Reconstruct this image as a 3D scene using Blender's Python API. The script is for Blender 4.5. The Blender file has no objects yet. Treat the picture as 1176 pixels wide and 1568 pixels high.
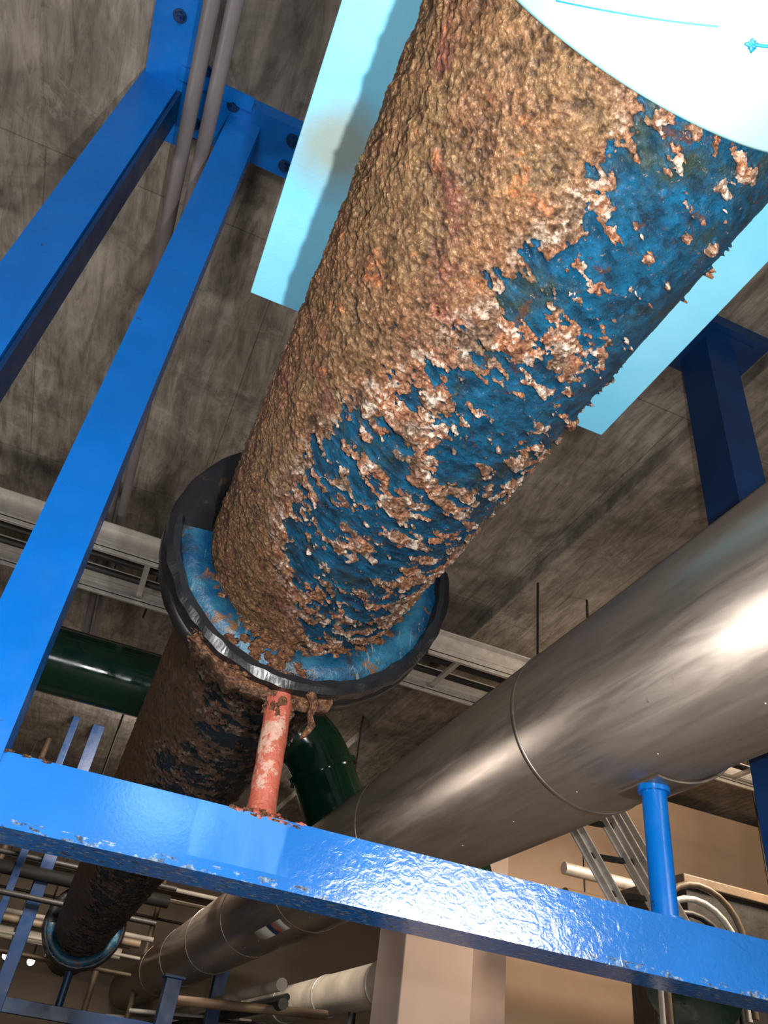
import bpy, math, random
from mathutils import Vector, Matrix, noise
random.seed(7)
H = 1.6   # height of the camera above the floor
sc = bpy.context.scene
sc.view_settings.view_transform = 'Standard'
sc.view_settings.look = 'None'

# ------------------------------------------------------------------ materials
def new_mat(name):
    m = bpy.data.materials.new(name); m.use_nodes = True
    nt = m.node_tree; nt.nodes.clear()
    out = nt.nodes.new('ShaderNodeOutputMaterial')
    b = nt.nodes.new('ShaderNodeBsdfPrincipled')
    nt.links.new(b.outputs[0], out.inputs[0])
    return m, nt, b
def N(nt, t, **kw):
    n = nt.nodes.new(t)
    for k, v in kw.items():
        if k.startswith('_'):
            n.inputs[k[1:]].default_value = v
        else: setattr(n, k, v)
    return n
def coords(nt, scale=(1,1,1), rot=(0,0,0)):
    tc = N(nt, 'ShaderNodeTexCoord'); mp = N(nt, 'ShaderNodeMapping')
    mp.inputs['Scale'].default_value = scale; mp.inputs['Rotation'].default_value = rot
    nt.links.new(tc.outputs['Object'], mp.inputs[0]); return mp.outputs[0]
def noise_n(nt, scale, detail=4, rough=.55, dist=0., vec=None, vs=(1,1,1)):
    n = N(nt, 'ShaderNodeTexNoise', _Scale=scale, _Detail=detail, _Roughness=rough, _Distortion=dist)
    nt.links.new(vec if vec is not None else coords(nt, vs), n.inputs['Vector']); return n.outputs['Fac']
def ramp(nt, fac, stops):
    r = N(nt, 'ShaderNodeValToRGB'); e = r.color_ramp.elements
    while len(e) < len(stops): e.new(.5)
    for el, (p, c) in zip(e, stops):
        el.position = p; el.color = (c if len(c) == 4 else (*c, 1)) if not isinstance(c, float) else (c, c, c, 1)
    nt.links.new(fac, r.inputs[0]); return r.outputs[0]
def mix(nt, fac, a, b, mode='MIX'):
    m = N(nt, 'ShaderNodeMix', data_type='RGBA', blend_type=mode)
    for i, v in ((0, fac), (6, a), (7, b)):
        if isinstance(v, (float, int)): m.inputs[i].default_value = v
        elif isinstance(v, tuple): m.inputs[i].default_value = (*v, 1)
        else: nt.links.new(v, m.inputs[i])
    return m.outputs[2]
def math_n(nt, op, a, b=0., c=None):
    m = N(nt, 'ShaderNodeMath', operation=op)
    for i, v in enumerate((a, b, c)):
        if v is None: continue
        if isinstance(v, (float, int)): m.inputs[i].default_value = v
        else: nt.links.new(v, m.inputs[i])
    return m.outputs[0]
def bump(nt, b, h, strength=.5, dist=.01, prev=None):
    n = N(nt, 'ShaderNodeBump', _Strength=strength, _Distance=dist)
    nt.links.new(h, n.inputs['Height'])
    if prev: nt.links.new(prev, n.inputs['Normal'])
    nt.links.new(n.outputs[0], b.inputs['Normal']); return n.outputs[0]

def paint(name, c, rough=.3, wrinkle=.25, var=.25, scale=40, rust=0.0, rustc=(.16,.05,.02), ior=1.5):
    m, nt, b = new_mat(name); b.inputs['IOR'].default_value = ior
    n1 = noise_n(nt, 3, 5)
    c2 = tuple(x*(1-var) for x in c)
    col = mix(nt, ramp(nt, n1, [(.35,0.),(.65,1.)]), c2, c)
    if rust > 0:
        n2 = noise_n(nt, 14, 8, .7)
        col = mix(nt, ramp(nt, n2, [(.66-rust,0.),(.70-rust,1.)]), col, rustc)
    nt.links.new(col, b.inputs['Base Color'])
    r = ramp(nt, noise_n(nt, 9, 4), [(.3,max(0.02,rough-.08)),(.7,rough+.12)])
    nt.links.new(r, b.inputs['Roughness'])
    bump(nt, b, noise_n(nt, scale, 4, .5, .6), wrinkle, .01)
    return m

def metal(name, c, rough=.35, streak=.1, metallic=.88):
    m, nt, b = new_mat(name)
    b.inputs['Metallic'].default_value = metallic
    n1 = noise_n(nt, 4, 6, .6, .5, vs=(6,.6,6))
    col = mix(nt, ramp(nt, n1, [(.3,0.),(.7,1.)]), tuple(x*.80 for x in c), c)
    spots = noise_n(nt, 22, 6, .7)
    col = mix(nt, ramp(nt, spots, [(.66,0.),(.74,1.)]), col, tuple(x*.55 for x in c))
    nt.links.new(col, b.inputs['Base Color'])
    nt.links.new(ramp(nt, n1, [(.3,rough-.05),(.7,rough+.07)]), b.inputs['Roughness'])
    bump(nt, b, noise_n(nt, 5, 3, .5, vs=(1,.5,1)), streak, .03)
    return m

M = {}
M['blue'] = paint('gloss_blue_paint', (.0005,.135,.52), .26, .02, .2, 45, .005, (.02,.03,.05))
M['navy'] = paint('blue_paint_shaded', (.001,.028,.11), .35, .08, .3, 55)  # darker copy of the frame blue, shade put into the colour
M['black'] = paint('black_gasket_rubber', (.010,.010,.012), .3, .25, .3, 25, .04, (.035,.022,.015))
M['orange'] = paint('red_oxide_primer', (.44,.10,.06), .5, .6, .35, 40, .13, (.42,.25,.19))
M['green'] = paint('dark_green_pipe_paint', (.002,.022,.012), .11, .03, .3, 20)
M['grey'] = paint('grey_conduit', (.17,.15,.155), .45, .1, .2, 20)
M['dark'] = paint('dark_steel', (.02,.018,.017), .5, .2, .4, 20)
M['brown'] = paint('dusty_brown_steel', (.16,.11,.07), .5, .2, .4, 20)
M['white'] = paint('white_enamel', (.6,.58,.55), .4, .1, .1, 20)
M['silver'] = metal('aluminium_jacket', (.37,.315,.27), .34, .07)
M['galv'] = metal('galvanised_steel', (.62,.59,.55), .38, .2, .45)
M['pvc'] = paint('dusty_pale_pipe_wrap', (.50,.44,.37), .5, .2, .3, 20)

# light blue flange face, grimy, with rust runs
m, nt, b = new_mat('light_blue_flange_paint'); M['ltblue'] = m
col = mix(nt, ramp(nt, noise_n(nt, 7, 5, .6), [(.40,0.),(.60,1.)]), (.003,.040,.10), (.020,.105,.175))
col = mix(nt, ramp(nt, noise_n(nt, 12, 7, .7), [(.55,0.),(.64,.85)]), col, (.022,.024,.02))
col = mix(nt, ramp(nt, noise_n(nt, 10, 7, .7, 1., vs=(1,1,1.01)), [(.57,0.),(.62,1.)]), col, (.13,.06,.025))
col = mix(nt, ramp(nt, noise_n(nt, 8, 5, .7, 2., vs=(2.5,1,.7)), [(.59,0.),(.64,.7)]), col, (.20,.23,.20))
nt.links.new(col, b.inputs['Base Color']); b.inputs['Roughness'].default_value=.3
bump(nt, b, noise_n(nt, 35, 6, .65), .6, .01)

# beam paint: gloss blue, lighter touched-up patch
m, nt, b = new_mat('beam_blue_paint'); M['beam'] = m
tc = N(nt,'ShaderNodeTexCoord'); sx = N(nt,'ShaderNodeSeparateXYZ'); nt.links.new(tc.outputs['Object'], sx.inputs[0])
n1 = noise_n(nt, 3, 5)
col = mix(nt, ramp(nt, n1, [(.35,0.),(.65,1.)]), (.0005,.122,.44), (.001,.165,.58))
wob = math_n(nt,'MULTIPLY', noise_n(nt, 30, 2, .5, vs=(1,1,.15)), .08)
xx = math_n(nt,'ADD', sx.outputs[0], wob)
patch = math_n(nt,'MULTIPLY', ramp(nt, xx, [(.268,0.),(.280,1.)]), ramp(nt, xx, [(.490,1.),(.505,0.)]))
patch = math_n(nt,'MULTIPLY', patch, math_n(nt,'GREATER_THAN', sx.outputs[2], H+.412))
patch = math_n(nt,'MULTIPLY', patch, ramp(nt, noise_n(nt, 9, 4, .6, vs=(1,1,.2)), [(.35,.25),(.6,.8)]))
col = mix(nt, patch, col, (.050,.22,.56))
chips = ramp(nt, noise_n(nt, 60, 6, .75), [(.69,0.),(.72,1.)])
col = mix(nt, chips, col, (.30,.42,.55))
low = math_n(nt,'LESS_THAN', sx.outputs[2], H+.402)
sc2 = math_n(nt,'MULTIPLY', low, ramp(nt, noise_n(nt, 55, 6, .75, vs=(.5,1,1)), [(.52,0.),(.57,1.)]))
col = mix(nt, sc2, col, ramp(nt, noise_n(nt, 70, 4), [(.4,(.02,.03,.06)),(.6,(.25,.36,.48))]))  # pale specks on the bottom lip put highlights into the colour
nt.links.new(col, b.inputs['Base Color'])
b.inputs['Roughness'].default_value = .14; b.inputs['IOR'].default_value = 2.2
rip = math_n(nt,'MULTIPLY', noise_n(nt, 26, 4, .55, 1.4, vs=(1,1,1.4)), ramp(nt, math_n(nt,'MULTIPLY', sx.outputs[0], .5), [(.12,.08),(.42,1.)]))
pv = bump(nt, b, rip, .18, .006)
bump(nt, b, noise_n(nt, 150, 2, .5), .05, .003, pv)

# concrete
m, nt, b = new_mat('board_formed_concrete'); M['conc'] = m
n1 = noise_n(nt, 1.3, 9, .66, .6); n2 = noise_n(nt, 6, 10, .75)
col = ramp(nt, n1, [(.28,(.095,.080,.066)),(.5,(.235,.207,.175)),(.72,(.42,.385,.34))])
wv = N(nt,'ShaderNodeTexWave', _Scale=1.1, _Distortion=12., _Detail=6.); wv.inputs['Detail Scale'].default_value=.9; wv.inputs['Detail Roughness'].default_value=.7
nt.links.new(coords(nt,(3.0,.5,1),(0,0,.12)), wv.inputs[0])
grain = wv.outputs['Fac']
n3 = noise_n(nt, 3, 10, .72, 1.6, vs=(4,.7,1))
col = mix(nt, .22, col, ramp(nt, grain, [(.0,(.45,.43,.41)),(.5,(1.05,1.05,1.05))]), 'MULTIPLY')
col = mix(nt, .75, col, ramp(nt, n3, [(.36,(.42,.40,.38)),(.58,(1.12,1.12,1.12))]), 'MULTIPLY')
col = mix(nt, ramp(nt, n2, [(.60,0.),(.72,.75)]), col, (.025,.021,.018))
col = mix(nt, ramp(nt, noise_n(nt, 1.7, 9, .72, 1.), [(.54,0.),(.66,.55)]), col, (.055,.047,.040))
col = mix(nt, ramp(nt, noise_n(nt, 2.6, 9, .72, 1.), [(.58,0.),(.72,.5)]), col, (.48,.45,.41))
bk = N(nt,'ShaderNodeTexBrick', _Scale=1.); bk.inputs['Mortar Size'].default_value=.004
bk.inputs['Brick Width'].default_value=1.22; bk.inputs['Row Height'].default_value=2.44
bk.inputs['Color1'].default_value=(1,1,1,1); bk.inputs['Color2'].default_value=(.80,.79,.77,1); bk.inputs['Mortar'].default_value=(.3,.27,.25,1)
nt.links.new(coords(nt), bk.inputs[0])
col = mix(nt, .6, col, bk.outputs[0], 'MULTIPLY')
nt.links.new(col, b.inputs['Base Color']); b.inputs['Roughness'].default_value=.85
pv = bump(nt, b, grain, .08, .01); pv = bump(nt, b, n2, .45, .012, pv)

def wallmat(name, c):
    m, nt, b = new_mat(name)
    col = mix(nt, noise_n(nt, 2, 6), tuple(x*.75 for x in c), c)
    nt.links.new(col, b.inputs['Base Color']); b.inputs['Roughness'].default_value=.7
    bump(nt, b, noise_n(nt, 60, 3), .1, .005); return m
M['beige'] = wallmat('beige_wall_paint', (.50,.36,.26))
M['pink'] = wallmat('pinkish_column_paint', (.50,.39,.34))
M['dimwall'] = wallmat('dim_far_wall', (.22,.165,.12))
M['floor'] = wallmat('grey_floor_concrete', (.22,.20,.18))

# cyan panel with stain
m, nt, b = new_mat('pale_cyan_board'); M['panel'] = m
geo = N(nt,'ShaderNodeTexCoord'); vd = N(nt,'ShaderNodeVectorMath', operation='DISTANCE')
nt.links.new(geo.outputs['Object'], vd.inputs[0]); vd.inputs[1].default_value=(.035,.86,H+1.6)
dd = math_n(nt,'ADD', vd.outputs['Value'], math_n(nt,'MULTIPLY', noise_n(nt, 9, 5), .10))
base = mix(nt, ramp(nt, noise_n(nt, 3, 5), [(.4,0.),(.7,.5)]), (.15,.50,.72), (.28,.64,.80))
col = mix(nt, ramp(nt, dd, [(.10,.8),(.20,0.)]), base, (.24,.24,.17))
col = mix(nt, ramp(nt, noise_n(nt, 45, 6, .7), [(.70,0.),(.73,.6)]), col, (.2,.13,.07))
nt.links.new(col, b.inputs['Base Color']); b.inputs['Roughness'].default_value=.45
bump(nt, b, noise_n(nt, 150, 2), .3, .002)
M['sleeve'] = paint('white_pipe_jacket', (.21,.40,.42), .45, .08, .03, 20)
M['cyan'] = paint('cyan_marker', (.003,.12,.20), .5, .1, .05, 20)

# corroded pipe: vertex attribute 'rust' = (mask, height, region)
def rustmat(name, dark=1., bd=1.):
    m, nt, b = new_mat(name)
    at = N(nt,'ShaderNodeAttribute', attribute_name='rust')
    sp = N(nt,'ShaderNodeSeparateColor'); nt.links.new(at.outputs['Color'], sp.inputs[0])
    mask, hgt, reg = sp.outputs[0], sp.outputs[1], sp.outputs[2]
    fine = noise_n(nt, 130, 6, .75)
    mm = math_n(nt,'ADD', mask, math_n(nt,'MULTIPLY', math_n(nt,'SUBTRACT', fine, .5), 1.4))
    mk = ramp(nt, mm, [(.44,0.),(.50,1.)])
    rn = noise_n(nt, 120, 9, .92)
    md = noise_n(nt, 32, 6, .7)
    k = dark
    # brown crumbly scale
    rc = ramp(nt, rn, [(.36,(.014*k,.007*k,.005*k)),(.435,(.085*k,.037*k,.017*k)),(.52,(.195*k,.092*k,.040*k)),(.575,(.33*k,.175*k,.083*k)),(.64,(.70*k,.55*k,.42*k))])
    big = noise_n(nt, 6, 6, .65)
    rc = mix(nt, ramp(nt, big, [(.42,0.),(.56,.75)]), rc, ramp(nt, rn, [(.36,(.022*k,.013*k,.006*k)),(.5,(.15*k,.090*k,.040*k)),(.6,(.29*k,.185*k,.085*k)),(.66,(.5*k,.4*k,.28*k))]))
    rc = mix(nt, ramp(nt, noise_n(nt, 9, 6, .7), [(.56,0.),(.62,.85)]), rc, ramp(nt, rn, [(.36,(.020*k,.007*k,.007*k)),(.5,(.13*k,.043*k,.030*k)),(.6,(.30*k,.12*k,.085*k)),(.68,(.6*k,.45*k,.42*k))]))
    rc = mix(nt, ramp(nt, noise_n(nt, 18, 6, .7), [(.60,0.),(.66,.8)]), rc, ramp(nt, rn, [(.38,(.05*k,.015*k,.006*k)),(.5,(.36*k,.12*k,.035*k)),(.62,(.60*k,.27*k,.10*k))]))
    # orange blisters with pale flakes, flash highlights put into their colour, on the painted side
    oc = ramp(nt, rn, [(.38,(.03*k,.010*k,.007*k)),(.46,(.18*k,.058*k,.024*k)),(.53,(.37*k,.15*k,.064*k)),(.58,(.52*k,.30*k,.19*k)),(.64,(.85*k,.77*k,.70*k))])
    oc2 = ramp(nt, rn, [(.38,(.03*k,.012*k,.010*k)),(.50,(.14*k,.074*k,.040*k)),(.58,(.33*k,.23*k,.155*k)),(.66,(.6*k,.5*k,.42*k))])
    oc = mix(nt, ramp(nt, noise_n(nt, 14, 5, .6), [(.45,0.),(.60,1.)]), oc, oc2)
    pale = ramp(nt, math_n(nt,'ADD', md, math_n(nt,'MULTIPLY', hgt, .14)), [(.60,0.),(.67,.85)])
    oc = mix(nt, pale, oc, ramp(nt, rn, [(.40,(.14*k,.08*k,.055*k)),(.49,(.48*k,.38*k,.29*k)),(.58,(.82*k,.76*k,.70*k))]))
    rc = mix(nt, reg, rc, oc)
    height_tone = ramp(nt, hgt, [(.15,(.22,.19,.18)),(.40,(.86,.86,.86)),(.85,(1.55,1.55,1.55))])  # rust colour darker in low pits, lighter on high crests
    rc = mix(nt, .85, rc, height_tone, 'MULTIPLY')
    q = k*bd
    bl = ramp(nt, noise_n(nt, 24, 7, .7), [(.3,(.001*q,.026*q,.052*q)),(.5,(.002*q,.078*q,.165*q)),(.7,(.005*q,.135*q,.29*q))])
    bl = mix(nt, ramp(nt, noise_n(nt, 7, 7, .72), [(.53,0.),(.65,.85)]), bl, (.030*q,.040*q,.018*q))
    bl = mix(nt, ramp(nt, noise_n(nt, 15, 7, .75, 1.), [(.58,0.),(.64,.8)]), bl, (.085*q,.032*q,.012*q))
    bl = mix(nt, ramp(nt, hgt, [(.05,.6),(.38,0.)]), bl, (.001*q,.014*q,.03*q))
    bl = mix(nt, ramp(nt, noise_n(nt, 90, 6, .8), [(.62,0.),(.66,.9)]), bl, (.34*k,.20*k,.12*k))
    edge = ramp(nt, mm, [(.22,0.),(.42,.8)])
    bl = mix(nt, edge, bl, (.012*k,.016*k,.02*k))
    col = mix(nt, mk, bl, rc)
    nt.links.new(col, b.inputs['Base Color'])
    nt.links.new(mix(nt, mk, (.20,.20,.20), (.30,.30,.30)), b.inputs['Roughness'])
    pv = bump(nt, b, noise_n(nt, 240, 7, .8), 1., .007)
    bump(nt, b, noise_n(nt, 85, 6, .8), 1., .014, pv)
    return m
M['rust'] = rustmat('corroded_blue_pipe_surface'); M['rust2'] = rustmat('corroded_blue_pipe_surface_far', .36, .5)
m, nt, b = new_mat('rust_scale'); M['scale'] = m
nt.links.new(ramp(nt, noise_n(nt, 80, 8, .85), [(.38,(.015,.006,.004)),(.48,(.10,.04,.018)),(.57,(.28,.13,.06)),(.65,(.5,.4,.3))]), b.inputs['Base Color'])
b.inputs['Roughness'].default_value=.45
bump(nt, b, noise_n(nt, 110, 6, .75), 1., .01)
m, nt, b = new_mat('lamp_glow'); M['lamp'] = m
b.inputs['Emission Color'].default_value=(1,.9,.75,1); b.inputs['Emission Strength'].default_value=6

# ------------------------------------------------------------------ mesh builder
class B:
    def __init__(s): s.v=[]; s.f=[]; s.m=[]; s.s=[]; s.mats=[]
    def mi(s, k):
        if k not in s.mats: s.mats.append(k)
        return s.mats.index(k)
    def add(s, vs, fs, mat, smooth=False):
        o=len(s.v); s.v += [(v[0],v[1],v[2]+H) for v in vs]; i=s.mi(mat)
        for f in fs: s.f.append(tuple(a+o for a in f)); s.m.append(i); s.s.append(smooth)
    def prism(s, prof, z0, z1, mat, top=(0,0)):
        n=len(prof); vs=[(x,y,z0) for x,y in prof]+[(x+top[0],y+top[1],z1) for x,y in prof]
        fs=[(i,(i+1)%n,n+(i+1)%n,n+i) for i in range(n)]+[tuple(range(n))[::-1],tuple(range(n,2*n))]
        s.add(vs,fs,mat)
    def box(s, a, b, mat):
        s.prism([(a[0],a[1]),(b[0],a[1]),(b[0],b[1]),(a[0],b[1])],a[2],b[2],mat)
    def obox(s, p0, p1, w, h, mat, up=(0,0,1)):
        p0=Vector(p0);p1=Vector(p1);d=(p1-p0).normalized();u=Vector(up)
        if abs(d.dot(u))>.98:u=Vector((0,1,0))
        r=d.cross(u).normalized();u=r.cross(d)
        vs=[p+r*a*w/2+u*c*h/2 for p in(p0,p1) for a,c in((-1,-1),(1,-1),(1,1),(-1,1))]
        s.add(vs,[(0,1,5,4),(1,2,6,5),(2,3,7,6),(3,0,4,7),(3,2,1,0),(4,5,6,7)],mat)
    def tube(s, pts, r, mat, n=20, caps=True):
        pts=[Vector(p) for p in pts]; rs=r if isinstance(r,list) else [r]*len(pts)
        vs=[];ref=None
        for i,p in enumerate(pts):
            d=(pts[min(i+1,len(pts)-1)]-pts[max(i-1,0)]).normalized()
            if ref is None: ref=Vector((0,0,1)) if abs(d.z)<.9 else Vector((0,1,0))
            a=(ref-d*ref.dot(d)).normalized(); ref=a; c=d.cross(a)
            for k in range(n):
                t=2*math.pi*k/n; vs.append(p+(a*math.cos(t)+c*math.sin(t))*rs[i])
        fs=[(i*n+k,i*n+(k+1)%n,(i+1)*n+(k+1)%n,(i+1)*n+k) for i in range(len(pts)-1) for k in range(n)]
        s.add(vs,fs,mat,True)
        if caps:
            s.add(vs[:n],[tuple(range(n))[::-1]],mat); s.add(vs[-n:],[tuple(range(n))],mat)
    def lathe(s, prof, c, mat, p0=-180., p1=180., n=96, closed=True, smooth=True, jit=0.):
        full=abs(p1-p0)>=359.9; k=n if full else n+1; np_=len(prof); vs=[]
        for j in range(k):
            t=math.radians(p0+(p1-p0)*j/n)
            for i,(y,r) in enumerate(prof):
                q=r
                if jit: q+=jit*noise.noise(Vector((math.sin(t)*9,math.cos(t)*9,y*20+i*3.1)))
                vs.append((c[0]+q*math.sin(t), y, c[1]-q*math.cos(t)))
        fs=[]
        for j in range(n):
            a=j*np_; b_=((j+1)%k)*np_
            for i in range(np_ if closed else np_-1):
                i2=(i+1)%np_; fs.append((a+i,b_+i,b_+i2,a+i2))
        s.add(vs,fs,mat,smooth)
        if not full and closed:
            s.add(vs[:np_],[tuple(range(np_))],mat); s.add(vs[-np_:],[tuple(range(np_))[::-1]],mat)
    def blob(s, c, r, mat, seed=0, n=14, amp=.35, fr=1.6):
        vs=[]
        for i in range(n+1):
            a=math.pi*i/n
            for j in range(2*n):
                t=math.pi*j/n; d=Vector((math.sin(a)*math.cos(t),math.sin(a)*math.sin(t),math.cos(a)))
                k=1+amp*noise.fractal(d*fr+Vector((seed*3.3,seed,0)),1.,2.,3)*1.6
                vs.append((c[0]+d.x*r[0]*k,c[1]+d.y*r[1]*k,c[2]+d.z*r[2]*k))
        fs=[(i*2*n+j,i*2*n+(j+1)%(2*n),(i+1)*2*n+(j+1)%(2*n),(i+1)*2*n+j) for i in range(n) for j in range(2*n)]
        s.add(vs,fs,mat,True)
    def make(s, name, bevel=0.):
        me=bpy.data.meshes.new(name); me.from_pydata(s.v,[],s.f); me.update()
        for k in s.mats: me.materials.append(M[k])
        me.polygons.foreach_set('material_index',s.m); me.polygons.foreach_set('use_smooth',s.s)
        ob=bpy.data.objects.new(name,me); sc.collection.objects.link(ob)
        if bevel:
            md=ob.modifiers.new('bevel','BEVEL'); md.width=bevel; md.segments=3; md.limit_method='ANGLE'; md.angle_limit=math.radians(50)
        return ob
def hexbolt(b, p, d, r, h, mat):
    p=Vector(p); d=Vector(d).normalized(); b.tube([p,p+d*h],r,mat,6); b.tube([p+d*h,p+d*(h*1.8)],r*.5,mat,10); b.tube([p-d*.002,p+d*.004],r*1.4,mat,16)

# ------------------------------------------------------------------ room shell
CZ=3.42; CT=CZ-.003
b=B(); b.box((-8,-5,CZ),(9,16,CZ+.3),'conc'); b.make('ceiling')
b=B(); b.box((2.5,-5,CZ-.10),(3.3,15.8,CT),'conc'); b.make('ceiling_beam',.01)
b=B(); b.box((-8,-5,-H-.2),(9,16,-H),'floor'); b.make('floor')
b=B(); b.box((-8,15.8,-H),(9,16,CZ),'dimwall'); b.make('wall_back')
b=B(); b.box((-8.2,-5,-H),(-8,16,CZ),'dimwall'); b.make('wall_left')
b=B(); b.box((9,-5,-H),(9.2,16,CZ),'beige'); b.make('wall_right')
b=B(); b.box((3.69,7.3,-H),(9,7.5,CZ-.11),'beige'); b.box((3.69,7.26,-H),(9,7.3,-H+.12),'dark'); b.make('wall_partition',.005)
b=B(); b.box((3.22,6.62,-H),(3.68,7.3,CZ-.11),'pink'); b.make('concrete_column',.01)
b=B(); b.box((2.48,6.0,-H),(3.05,6.55,1.32),'pink'); b.box((2.45,5.97,1.32),(3.08,6.58,1.37),'pink'); b.make('masonry_pier',.01)

# ------------------------------------------------------------------ corroded main pipe
PX,PZ,R=.370,1.281,.300
def sstep(a,b_,x):
    t=min(1,max(0,(x-a)/(b_-a))); return t*t*(3-2*t)
def lerp_tab(tab,x):
    if x<=tab[0][0]: return tab[0][1]
    for (a,va),(b_,vb) in zip(tab,tab[1:]):
        if x<=b_: return va+(vb-va)*(x-a)/(b_-a)
    return tab[-1][1]
bound=[(.2,0),(.45,0),(.6,-5),(.7,-8),(.85,-18),(1.0,-28),(1.15,-34),(1.35,-36),(1.5,-30),(1.62,-14),(1.72,0),(1.9,12)]
def pipe_section(name, y0, y1, dy, nfine, ncoarse, matk, far=False):
    ny=int((y1-y0)/dy)+1
    ph=[-112+194*i/nfine for i in range(nfine)]+[82+166*i/ncoarse for i in range(ncoarse)]
    k=len(ph); vs=[]; cols=[]
    nz=noise.noise; fr=noise.fractal
    for i in range(ny):
        y=y0+(y1-y0)*i/(ny-1)
        pb=lerp_tab(bound,y) if not far else -26+30*nz(Vector((y*2,3,1)))
        # how much scale remains on the painted side (low = heavily blistered)
        Lm=lerp_tab([(.3,.09),(.6,.09),(.85,.03),(1.2,.05),(1.55,.06),(1.75,.0)],y) if not far else .02
        for p in ph:
            t=math.radians(p); sx_,cz_=math.sin(t),-math.cos(t)
            P=Vector((sx_*R,y,cz_*R))
            u=t*R
            # skewed surface coordinates give the blisters their slanted, elongated shape
            Q=Vector((sx_*R*18+y*8, y*45-u*25, cz_*R*18))
            q1=nz(P*6.5+Vector((4,1,7)))
            q2=fr(Q*.64,.75,2.1,5)
            q3=fr(P*50+Vector((1,8,3)),.7,2.1,3)
            base=(pb-p)/26.
            smooth_side=sstep(26,50,p)*(1-sstep(.70,1.0,y)) if not far else 0
            L=Lm+.32*smooth_side+(.05*sstep(15,40,p-pb) if not far else 0)
            base=max(-L,min(1.3,base))
            m=sstep(-.05,.11,base+q1*.42+q2*.54+q3*.26-.03)
            gran=fr(P*105,.65,2.3,3)
            lump=fr(P*27+Vector((3,0,9)),.9,2.,3)
            bl=abs(nz(Q*.9))
            deep=sstep(-.1,1.0,(pb-p)/18.)
            ps=1-.7*smooth_side
            hr=.0040+.0038*gran+.0056*lump+(.008*max(0,q2)+.0030*q3)*(1-deep)
            hb=-.0046*bl*ps+.0038*q2*ps+.0014*q3*ps
            h=hb+(hr-hb)*m
            r=R+h
            vs.append((PX+sx_*r,y,PZ+cz_*r+H))
            hv=(.54+gran*.50+lump*.34)*m+(1-m)*(.62+q2*.5-bl*.8)
            cols.append((m, min(1,max(0,hv)), 1-deep, 1))
    fs=[(i*k+j,i*k+(j+1)%k,(i+1)*k+(j+1)%k,(i+1)*k+j) for i in range(ny-1) for j in range(k)]
    me=bpy.data.meshes.new(name); me.from_pydata(vs,[],fs); me.update()
    at=me.color_attributes.new('rust','FLOAT_COLOR','POINT')
    at.data.foreach_set('color',[c for q in cols for c in q])
    me.polygons.foreach_set('use_smooth',[True]*len(fs)); me.materials.append(M[matk])
    ob=bpy.data.objects.new(name,me); sc.collection.objects.link(ob); return ob
root=bpy.data.objects.new('corroded_pipe',None); sc.collection.objects.link(root)
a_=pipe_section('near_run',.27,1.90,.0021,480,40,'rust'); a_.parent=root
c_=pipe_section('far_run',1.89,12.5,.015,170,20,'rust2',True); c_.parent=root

# jacket covering the near end of the pipe
b=B(); b.lathe([(-1.2,.316),(.300,.316),(.305,.312),(.305,.308),(-1.2,.308)],(PX,PZ),'sleeve',n=128)
def onc(p,y,r): t=math.radians(p); return (PX+r*math.sin(t),y,PZ-r*math.cos(t))
b.tube([onc(-35+31*i/10,.276-.066*i/10,.3165) for i in range(11)],.0009,'cyan',8)
b.tube([onc(4+12*i/6,.209-.02*i/6,.3165) for i in range(7)],.0018,'cyan',8)
b.blob(onc(4,.209,.3165),(.006,.005,.003),'cyan',3,amp=.6)
b.make('pipe_jacket_sleeve')

# pale board above the pipe
b=B(); b.prism([(-.053,1.31),(.995,1.31),(.995,-.7),(-.07,-.7)][::-1],1.605,1.645,'panel')
b.make('pale_cyan_insulation_board',.003)

# flange + clamp
def flange(name, y, detail=True):
    b=B()
    b.lathe([(y+.035,.306),(y+.035,.428),(y+.045,.436),(y+.11,.436),(y+.12,.428),(y+.12,.306)],(PX,PZ),'black',jit=.004)
    b.lathe([(y,.306),(y-.002,.393),(y+.03,.393),(y+.03,.306)],(PX,PZ),'ltblue',-84,100,jit=.004)
    b.lathe([(y-.022,.396),(y-.022,.412),(y-.012,.431),(y+.035,.433),(y+.035,.390),(y,.390)],(PX,PZ),'black',-87,102,jit=.007,smooth=False,n=140)
    b.lathe([(y+.12,.306),(y+.122,.36),(y+.15,.35),(y+.17,.31)],(PX,PZ),'navy',jit=.01)
    for i in range(12):
        t=-165+30*i; q=onc(t,y+.12,.395); hexbolt(b,q,(0,1,0),.016,.02,'dark')
    if detail:
        for i in range(60):
            t=random.uniform(-40,14); rr=random.uniform(.415,.438); q=onc(t,y+random.uniform(0,.09),rr)
            s_=random.uniform(.004,.010)
            b.blob(q,(s_*1.9,s_,s_*.7),'scale',i,8,.6)
        for i in range(54):
            t=random.gauss(-10,7); q=onc(t,y-.003,random.uniform(.31,.41)); s_=random.uniform(.004,.010)
            b.blob(q,(s_*1.5,s_*.3,s_*1.4),'scale',i+70,8,.6)
        for i in range(30):
            t=random.uniform(-60,70); q=onc(t,y-.002,random.uniform(.305,.320)); s_=random.uniform(.003,.008)
            b.blob(q,(s_*1.8,s_*.6,s_*1.1),'scale',i+170,8,.6)
        b.lathe([(y+.015,.425),(y+.015,.436),(y+.03,.446),(y+.09,.448),(y+.09,.434),(y+.03,.430)],(PX,PZ),'scale',-38,-12,n=60,jit=.030)
        b.lathe([(y+.02,.427),(y+.02,.438),(y+.06,.448),(y+.10,.444),(y+.10,.429)],(PX,PZ),'scale',-14,18,n=60,jit=.018)
        b.tube([(.437,y,.86),(.452,y-.005,.83),(.446,y,.80),(.455,y-.004,.775),(.440,y,.745),(.432,y,.735)],[.014,.012,.008,.011,.008,.002],'scale',10)
    return b.make(name)
flange('pipe_flange_clamp',1.868)
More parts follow.
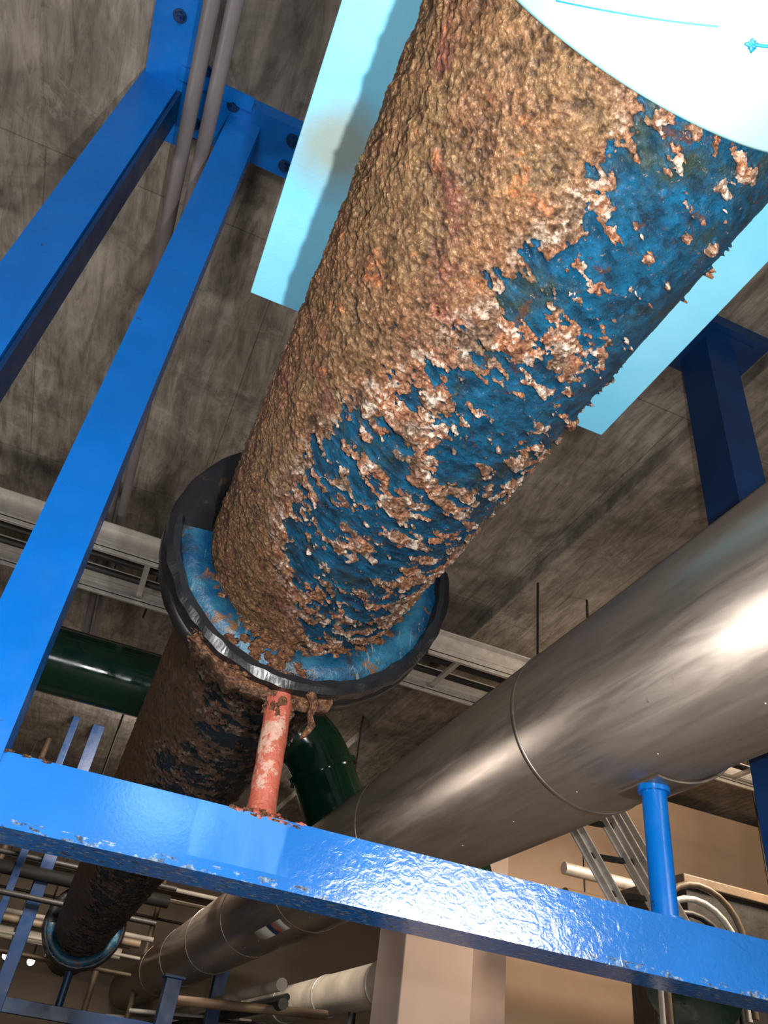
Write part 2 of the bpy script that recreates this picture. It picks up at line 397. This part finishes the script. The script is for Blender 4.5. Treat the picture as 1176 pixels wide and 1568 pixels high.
flange('pipe_flange_clamp.001',10.0,False)

# primer-red support stub with weld
b=B()
b.tube([(.384-.016*i/12+.002*noise.noise(Vector((i*.9,2,0))),1.915,.534+.32*i/12) for i in range(13)],[.035+.003*noise.noise(Vector((i*2.7,1,0)))+(.008 if i==0 else 0) for i in range(13)],'orange',28)
for i in range(30):
    t=i*.21; b.blob((.384+.038*math.cos(t)*random.uniform(.9,1.9),1.905+.028*math.sin(t),.535),(.012,.009,.005+.006*random.random()),'scale' if i%3 else 'orange',i,7,.6)
for i in range(14):
    b.blob((.31+.013*i,1.873,.534+random.uniform(-.010,.001)),(.012,.004,.006),'orange' if i%2 else 'scale',i+40,7,.6)
for i in range(18):
    t=random.uniform(0,6.28); b.blob((.384-.014+.033*math.cos(t),1.915+.033*math.sin(t),random.uniform(.79,.85)),(.009,.006,.012),'scale',i+90,7,.6)
b.make('support_stub_post')

# ------------------------------------------------------------------ blue support frame
def angleV(b,x0,x1,y,leg,z0,z1,side,mat,top=(0,0),t=.014):
    if side>0: prof=[(x0,y),(x1,y),(x1,y+leg),(x1-t,y+leg),(x1-t,y+t),(x0,y+t)]
    else: prof=[(x0,y),(x1,y),(x1,y+t),(x0+t,y+t),(x0+t,y+leg),(x0,y+leg)]
    b.prism(prof,z0,z1,mat,top)
b=B()
b.box((-1.05,1.87,.395),(2.34,2.02,.533),'beam')               # main cross beam
b.box((-1.05,1.866,.383),(2.34,2.035,.399),'beam')             # bottom flange lip
angleV(b,-.352,-.212,1.852,.13,.50,3.37,1,'blue',(-.075,0))    # hanger beside the pipe
angleV(b,-.811,-.659,1.84,.18,.40,3.37,1,'blue')               # outer hanger
b.box((-.655,1.852,.8),(-.64,1.99,3.36),'navy')
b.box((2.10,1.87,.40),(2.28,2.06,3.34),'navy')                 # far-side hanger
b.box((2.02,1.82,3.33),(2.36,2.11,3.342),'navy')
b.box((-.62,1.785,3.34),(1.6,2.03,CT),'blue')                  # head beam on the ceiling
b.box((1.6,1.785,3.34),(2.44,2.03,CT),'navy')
b.box((-.80,-.8,3.335),(-.60,2.10,CT),'blue')
b.box((-.66,1.74,3.325),(-.34,1.80,3.34),'blue')
for q in [(-.70,1.42),(-.70,1.56),(-.56,1.72),(-.56,1.96),(-.14,1.84),(-.14,1.97),(-.42,1.81)]:
    hexbolt(b,(q[0],q[1],3.335),(0,0,-1),.020,.018,'navy')
for i in range(14):
    b.blob((-.215+random.uniform(-.10,.10),1.868,.534+random.uniform(-.004,.002)),(.009,.004,.003),'scale',i+300,6,.6)
b.make('blue_pipe_support_frame',.004)
# far frame of the same kind
b=B()
b.box((-1.4,10.05,.40),(2.6,10.2,.53),'navy'); b.box((-.30,10.0,-H),(-.16,10.14,CT),'navy'); b.box((1.90,10.0,-H),(2.04,10.14,CT),'navy')
b.box((-1.4,10.05,.05),(2.6,10.15,.13),'navy'); b.box((-.55,9.9,-H),(-.47,10.0,CT),'navy')
b.tube([(.37,10.1,.52),(.37,10.1,.86)],.04,'navy',16)
b.make('blue_pipe_support_frame.001',.004)
b=B()
b.box((.95,6.9,-H),(1.07,7.02,.66),'navy'); b.box((.93,6.88,.66),(1.09,7.04,.68),'navy'); b.box((.93,6.88,.0),(1.09,7.04,.03),'navy')
b.make('blue_pipe_stand',.004)

# conduits overhead
for i,(x,nm) in enumerate([(-.548,'overhead_conduit'),(-.468,'overhead_conduit.001')]):
    b=B(); b.tube([(x,-1.5,3.10),(x,7.,3.10)],.031,'grey',24)
    for y in(.9,3.4,5.6): b.lathe([(y,.032),(y,.038),(y+.03,.038),(y+.03,.032)],(x,3.10),'grey',n=24)
    for y in(.0,2.9,6.0): b.tube([(x,y,3.12),(x,y,CT)],.006,'dark',8)
    b.make(nm)

# ------------------------------------------------------------------ insulated silver pipe
DX,DZ,DR=1.578,1.229,.306
b=B(); b.lathe([(-2,DR),(15.7,DR),(15.7,DR-.03),(-2,DR-.03)],(DX,DZ),'silver',n=128)
for y in(.55,2.28,3.9,5.5,7.1,8.7,10.3,12.):
    b.lathe([(y,DR-.002),(y+.002,DR+.003),(y+.006,DR+.005),(y+.020,DR+.003),(y+.024,DR-.002)],(DX,DZ),'silver',n=128)
for y in [.1+i*.42 for i in range(-3,30)]:
    t=math.radians(-20); b.blob((DX+(DR+.001)*math.sin(t),y,DZ-(DR+.001)*math.cos(t)),(.003,.003,.003),'galv',0,4,0)
b.make('insulated_silver_pipe')
b=B()
b.tube([(1.58,1.945,.535),(1.58,1.945,.918)],.037,'blue',28)
b.lathe([(1.86,.312),(1.86,.320),(2.06,.320),(2.06,.312)],(DX,DZ),'silver',-8,75,n=40)
b.tube([(1.58,1.945,.895),(1.58,1.945,.915)],.048,'blue',28)
b.tube([(1.58,1.945,.535),(1.58,1.945,.545)],.05,'blue',28)
b.make('pipe_saddle_post',.002)
# label on the pipe
b=B()
for k,(y0,y1,mt) in enumerate([(5.6,5.75,'white'),(5.75,5.85,'orange'),(5.85,5.95,'navy'),(5.95,6.3,'white')]):
    b.lathe([(y0,DR+.002),(y0,DR+.004),(y1,DR+.004),(y1,DR+.002)],(DX,DZ),mt,-35,-18,n=12)
b.make('pipe_marker_label')
# lower wrapped pipe on its own stand
b=B(); b.tube([(2.99,6.62,.99),(2.99,15.7,.99)],.19,'pvc',40)
for y in(7.6,9.2,10.8,12.5): b.lathe([(y,.188),(y,.200),(y+.04,.200),(y+.04,.188)],(2.99,.99),'galv',n=40)
for y in(8.4,13.): b.tube([(2.99,y,-H),(2.99,y,.82)],.04,'dark',12)
b.make('low_wrapped_pipe')

# ------------------------------------------------------------------ galvanised rails (tray) across
b=B()
for y in(4.78,5.38):
    b.box((-5,y,2.77),(6,y+.012,2.96),'galv'); b.box((-5,y-.06,2.765),(6,y+.012,2.776),'galv'); b.box((-5,y-.06,2.954),(6,y+.012,2.966),'galv')
    b.box((-5,y-.06,2.74),(6,y-.055,2.79),'galv'); b.box((-5,y-.008,2.85),(6,y+.002,2.88),'galv')
for i in range(18): b.box((-5+i*.6,4.79,2.80),(-4.96+i*.6,5.38,2.83),'galv')
for x in(-2.2,-.1,1.9,3.9):
    for y in(4.70,5.46): b.tube([(x,y,2.72),(x,y,CZ-.11)],.008,'dark',8)
for k in range(2): b.tube([(-5,5.0+.20*k,2.86),(6,5.0+.20*k,2.86)],.025,'dark',10)
b.make('galvanised_cable_tray',.002)

# green pipes
b=B()
pts=[(-6,5.2,2.12),(1.0,5.2,2.12)]
for i in range(1,9):
    a=math.radians(60*i/8); pts.append((1.0+.45*math.sin(a),5.2,2.12-.45*(1-math.cos(a))))
e=Vector(pts[-1]); d=Vector((math.cos(math.radians(60)),0,-math.sin(math.radians(60))))
q=e+d*.38; pts.append(tuple(q))
cx,cz=q.x+.45*math.sin(math.radians(60)), q.z+.45*math.cos(math.radians(60))-0.0
for i in range(1,9):
    a=math.radians(60-60*i/8); pts.append((cx-.45*math.sin(a),5.2,cz-.45*math.cos(a)))
pts.append((2.65,5.2,pts[-1][2]))
b.tube(pts,.22,'green',48)
for x in(-2.6,-1.2,.4): 
    b.tube([(x,5.2,2.12),(x+.06,5.2,2.12)],.242,'green',48)
b.tube([e+d*.02,e+d*.06],.245,'green',48)
for x in(-3,-.9,.9): b.tube([(x,5.2,2.34),(x,5.2,2.74)],.009,'dark',8)
b.make('green_pipe')
b=B(); b.tube([(-7,7.6,1.75),(3,7.6,1.75)],.15,'green',36)
for x in(-3,0,2.4): b.tube([(x,7.6,1.9),(x,7.6,CT)],.01,'dark',8)
b.make('green_pipe.001')

# far clutter conduits
b=B()
rr=random.Random(11)
for i in range(24):
    y=rr.uniform(9.5,15); z=rr.uniform(1.0,3.0); r=rr.choice([.02,.03,.045,.07])
    mt=rr.choice(['dark','brown','grey','brown','pvc','pvc'])
    x0=rr.uniform(-6,-1.5) ; x1=rr.uniform(1.0,1.25) if z<1.9 else 2.6
    b.tube([(x0,y,z),(x1,y,z)],r,mt,12)
    b.tube([(x0+.8,y,z),(x0+.8,y,CT)],.008,'dark',6)
for i in range(7):
    x=1.95+.13*i; z=.80+.06*math.sin(i*2.3)
    mt=rr.choice(['brown','pvc','galv','dark']); r=rr.choice([.02,.035,.05])
    if x<2.5: b.tube([(x,7.3+.4*i,z),(x,15,z+.02)],r,mt,10)
for i in range(9):
    y=8.2+.75*i; z=.62+.05*(i%3); b.tube([(1.2+.1*(i%4),y,z),(2.72,y+.15,z+.12)],rr.choice([.015,.025,.04]),rr.choice(['brown','pvc','dark','galv']),10)
for x,y in[(-1.1,8.5),(-.8,11.),(.75,12.),(1.4,13.),(-2.,13.)]:
    b.tube([(x,y,-H),(x,y,CT)],.04,'brown',10)
b.make('background_conduit_bundle')

# threaded hanger rods near clamp
b=B()
for x,y,z0 in [(.62,3.6,1.55),(.80,3.7,1.40)]:
    b.tube([(x,y,z0),(x,y,CT)],.010,'dark',8); b.tube([(x,y,z0+.02),(x,y,z0+.06)],.022,'dark',6)
b.make('threaded_hanger_rods')

# galvanised strut ladder bottom right
b=B()
def rail(p,q): 
    b.obox(p,q,.075,.012,'galv',(0,1,0)); 
    for o in(-.034,.034): b.obox((p[0]+o,p[1]-.03,p[2]),(q[0]+o,q[1]-.03,q[2]),.007,.06,'galv',(0,1,0))
for o in(0,.30,.44): rail((2.50+o,4.2,1.95),(3.16+o,4.2,1.05))
for i in range(5):
    t=.12+i*.15; x=2.50+.92*t; z=1.95-1.25*t; b.obox((x-.02,4.2,z),(x+.36,4.2,z+.03),.03,.03,'dark',(0,1,0))
for x in (2.55,2.98): b.tube([(x,4.24,1.9),(x,4.24,CZ-.105)],.010,'dark',8)
b.make('strut_ladder_rack')
# machinery at right edge
b=B()
b.box((4.1,4.8,-H),(5.2,5.5,1.60),'dark'); b.box((4.06,4.76,1.60),(5.24,5.54,1.67),'brown')
for k in range(3):
    pts=[(3.62,4.5+.12*k,-H)]+[(3.95+k*.06-.33*math.cos(math.radians(a)),4.5+.12*k,1.22-k*.06+.30*math.sin(math.radians(a))) for a in range(0,181,15)]+[(4.28+k*.06,4.5+.12*k,.8)]
    b.tube(pts,.022,['brown','galv','dark'][k],12)
b.tube([(3.9,4.6,.95),(4.15,4.9,.95)],.24,'green',32); b.tube([(3.88,4.57,.95),(3.93,4.63,.95)],.30,'green',32)
b.make('pump_motor_assembly',.01)
b=B(); b.tube([(3.8,5.9,1.62),(8.5,5.9,1.62)],.08,'brown',24); b.tube([(3.8,5.9,1.85),(8.5,5.9,1.85)],.05,'galv',24)
for x in (4.,6.): b.tube([(x,5.9,1.5),(x,5.9,CT)],.01,'dark',8)
b.make('wall_pipe_run')

# ceiling clamp, left
b=B(); b.box((-1.62,2.78,3.30),(-1.46,2.90,CT),'dark'); b.tube([(-1.54,2.84,3.14),(-1.54,2.84,3.31)],.02,'brown',12); b.blob((-1.54,2.84,3.14),(.05,.04,.03),'brown',5)
b.tube([(-1.66,2.80,3.22),(-1.42,2.88,3.26)],.018,'galv',10)
b.make('ceiling_beam_clamp',.004)
b=B()
for x,z,y in[(-.06,1.12,13.),(-.38,1.10,12.6)]:
    b.blob((x,y,z),(.05,.05,.05),'lamp',0,10,0); b.tube([(x,y,z+.05),(x,y,CT)],.012,'dark',8)
b.make('hanging_lamp')

# ------------------------------------------------------------------ lights
def light(kind,name,loc,power,size=.1,target=None,color=(1,1,1),sy=None):
    L=bpy.data.lights.new(name,kind); L.energy=power; L.color=color
    if kind=='AREA':
        L.size=size
        if sy: L.shape='RECTANGLE'; L.size_y=sy
    else: L.shadow_soft_size=size
    o=bpy.data.objects.new(name,L); o.location=(loc[0],loc[1],loc[2]+H); sc.collection.objects.link(o)
    if target:
        d=Vector(target)-Vector(loc); o.rotation_euler=d.to_track_quat('-Z','Y').to_euler()
    return o
light('POINT','camera_flash',(.18,.04,.16),200,.02,color=(1,.98,.95))
light('AREA','fill_light_rear',(-.9,-1.6,-.1),78,.9,(-.2,1.8,1.6),(1,.98,.96))  # added fill light, stands for no real fixture
light('AREA','beam_highlight_lamp',(2.75,-2.3,1.08),75,1.5,(1.15,1.87,.47),(1,.93,.84),.50)  # unseen lamp placed so its reflection falls on the beam
light('AREA','room_lamp_right',(5.0,3.8,2.9),190,.8,(4.2,6.5,.6),(1,.78,.56))
light('AREA','fill_light_far',(.5,8.,3.2),320,1.2,(.8,11.5,.5),(1,.88,.74))  # added to brighten the far end of the room
light('AREA','area_light_left',(-3.5,3.,-.8),80,1.2,(-1.5,4.5,3.),(1,.93,.86))  # area light aimed up at the left of the ceiling
w=bpy.data.worlds.new('World'); sc.world=w; w.use_nodes=True
w.node_tree.nodes['Background'].inputs[0].default_value=(.9,.9,1,1); w.node_tree.nodes['Background'].inputs[1].default_value=.22

# ------------------------------------------------------------------ camera
dX=Vector((.9183,.3257,.2251)); dY=Vector((-.3757,.5385,.7542)); dZ=Vector((.1244,-.7772,.6168))
right=Vector((dX.x,dY.x,dZ.x)).normalized(); down=Vector((dX.y,dY.y,dZ.y)).normalized()
fwd=right.cross(down).normalized(); down=fwd.cross(right)
mt=Matrix((right,-down,-fwd)).transposed().to_4x4(); mt.translation=(0,0,H)
cd=bpy.data.cameras.new('camera'); cam=bpy.data.objects.new('camera',cd); sc.collection.objects.link(cam)
cam.matrix_world=mt; cd.sensor_fit='HORIZONTAL'; cd.sensor_width=36; cd.lens=36*1542/1536; cd.clip_start=.02; cd.clip_end=100
sc.camera=cam
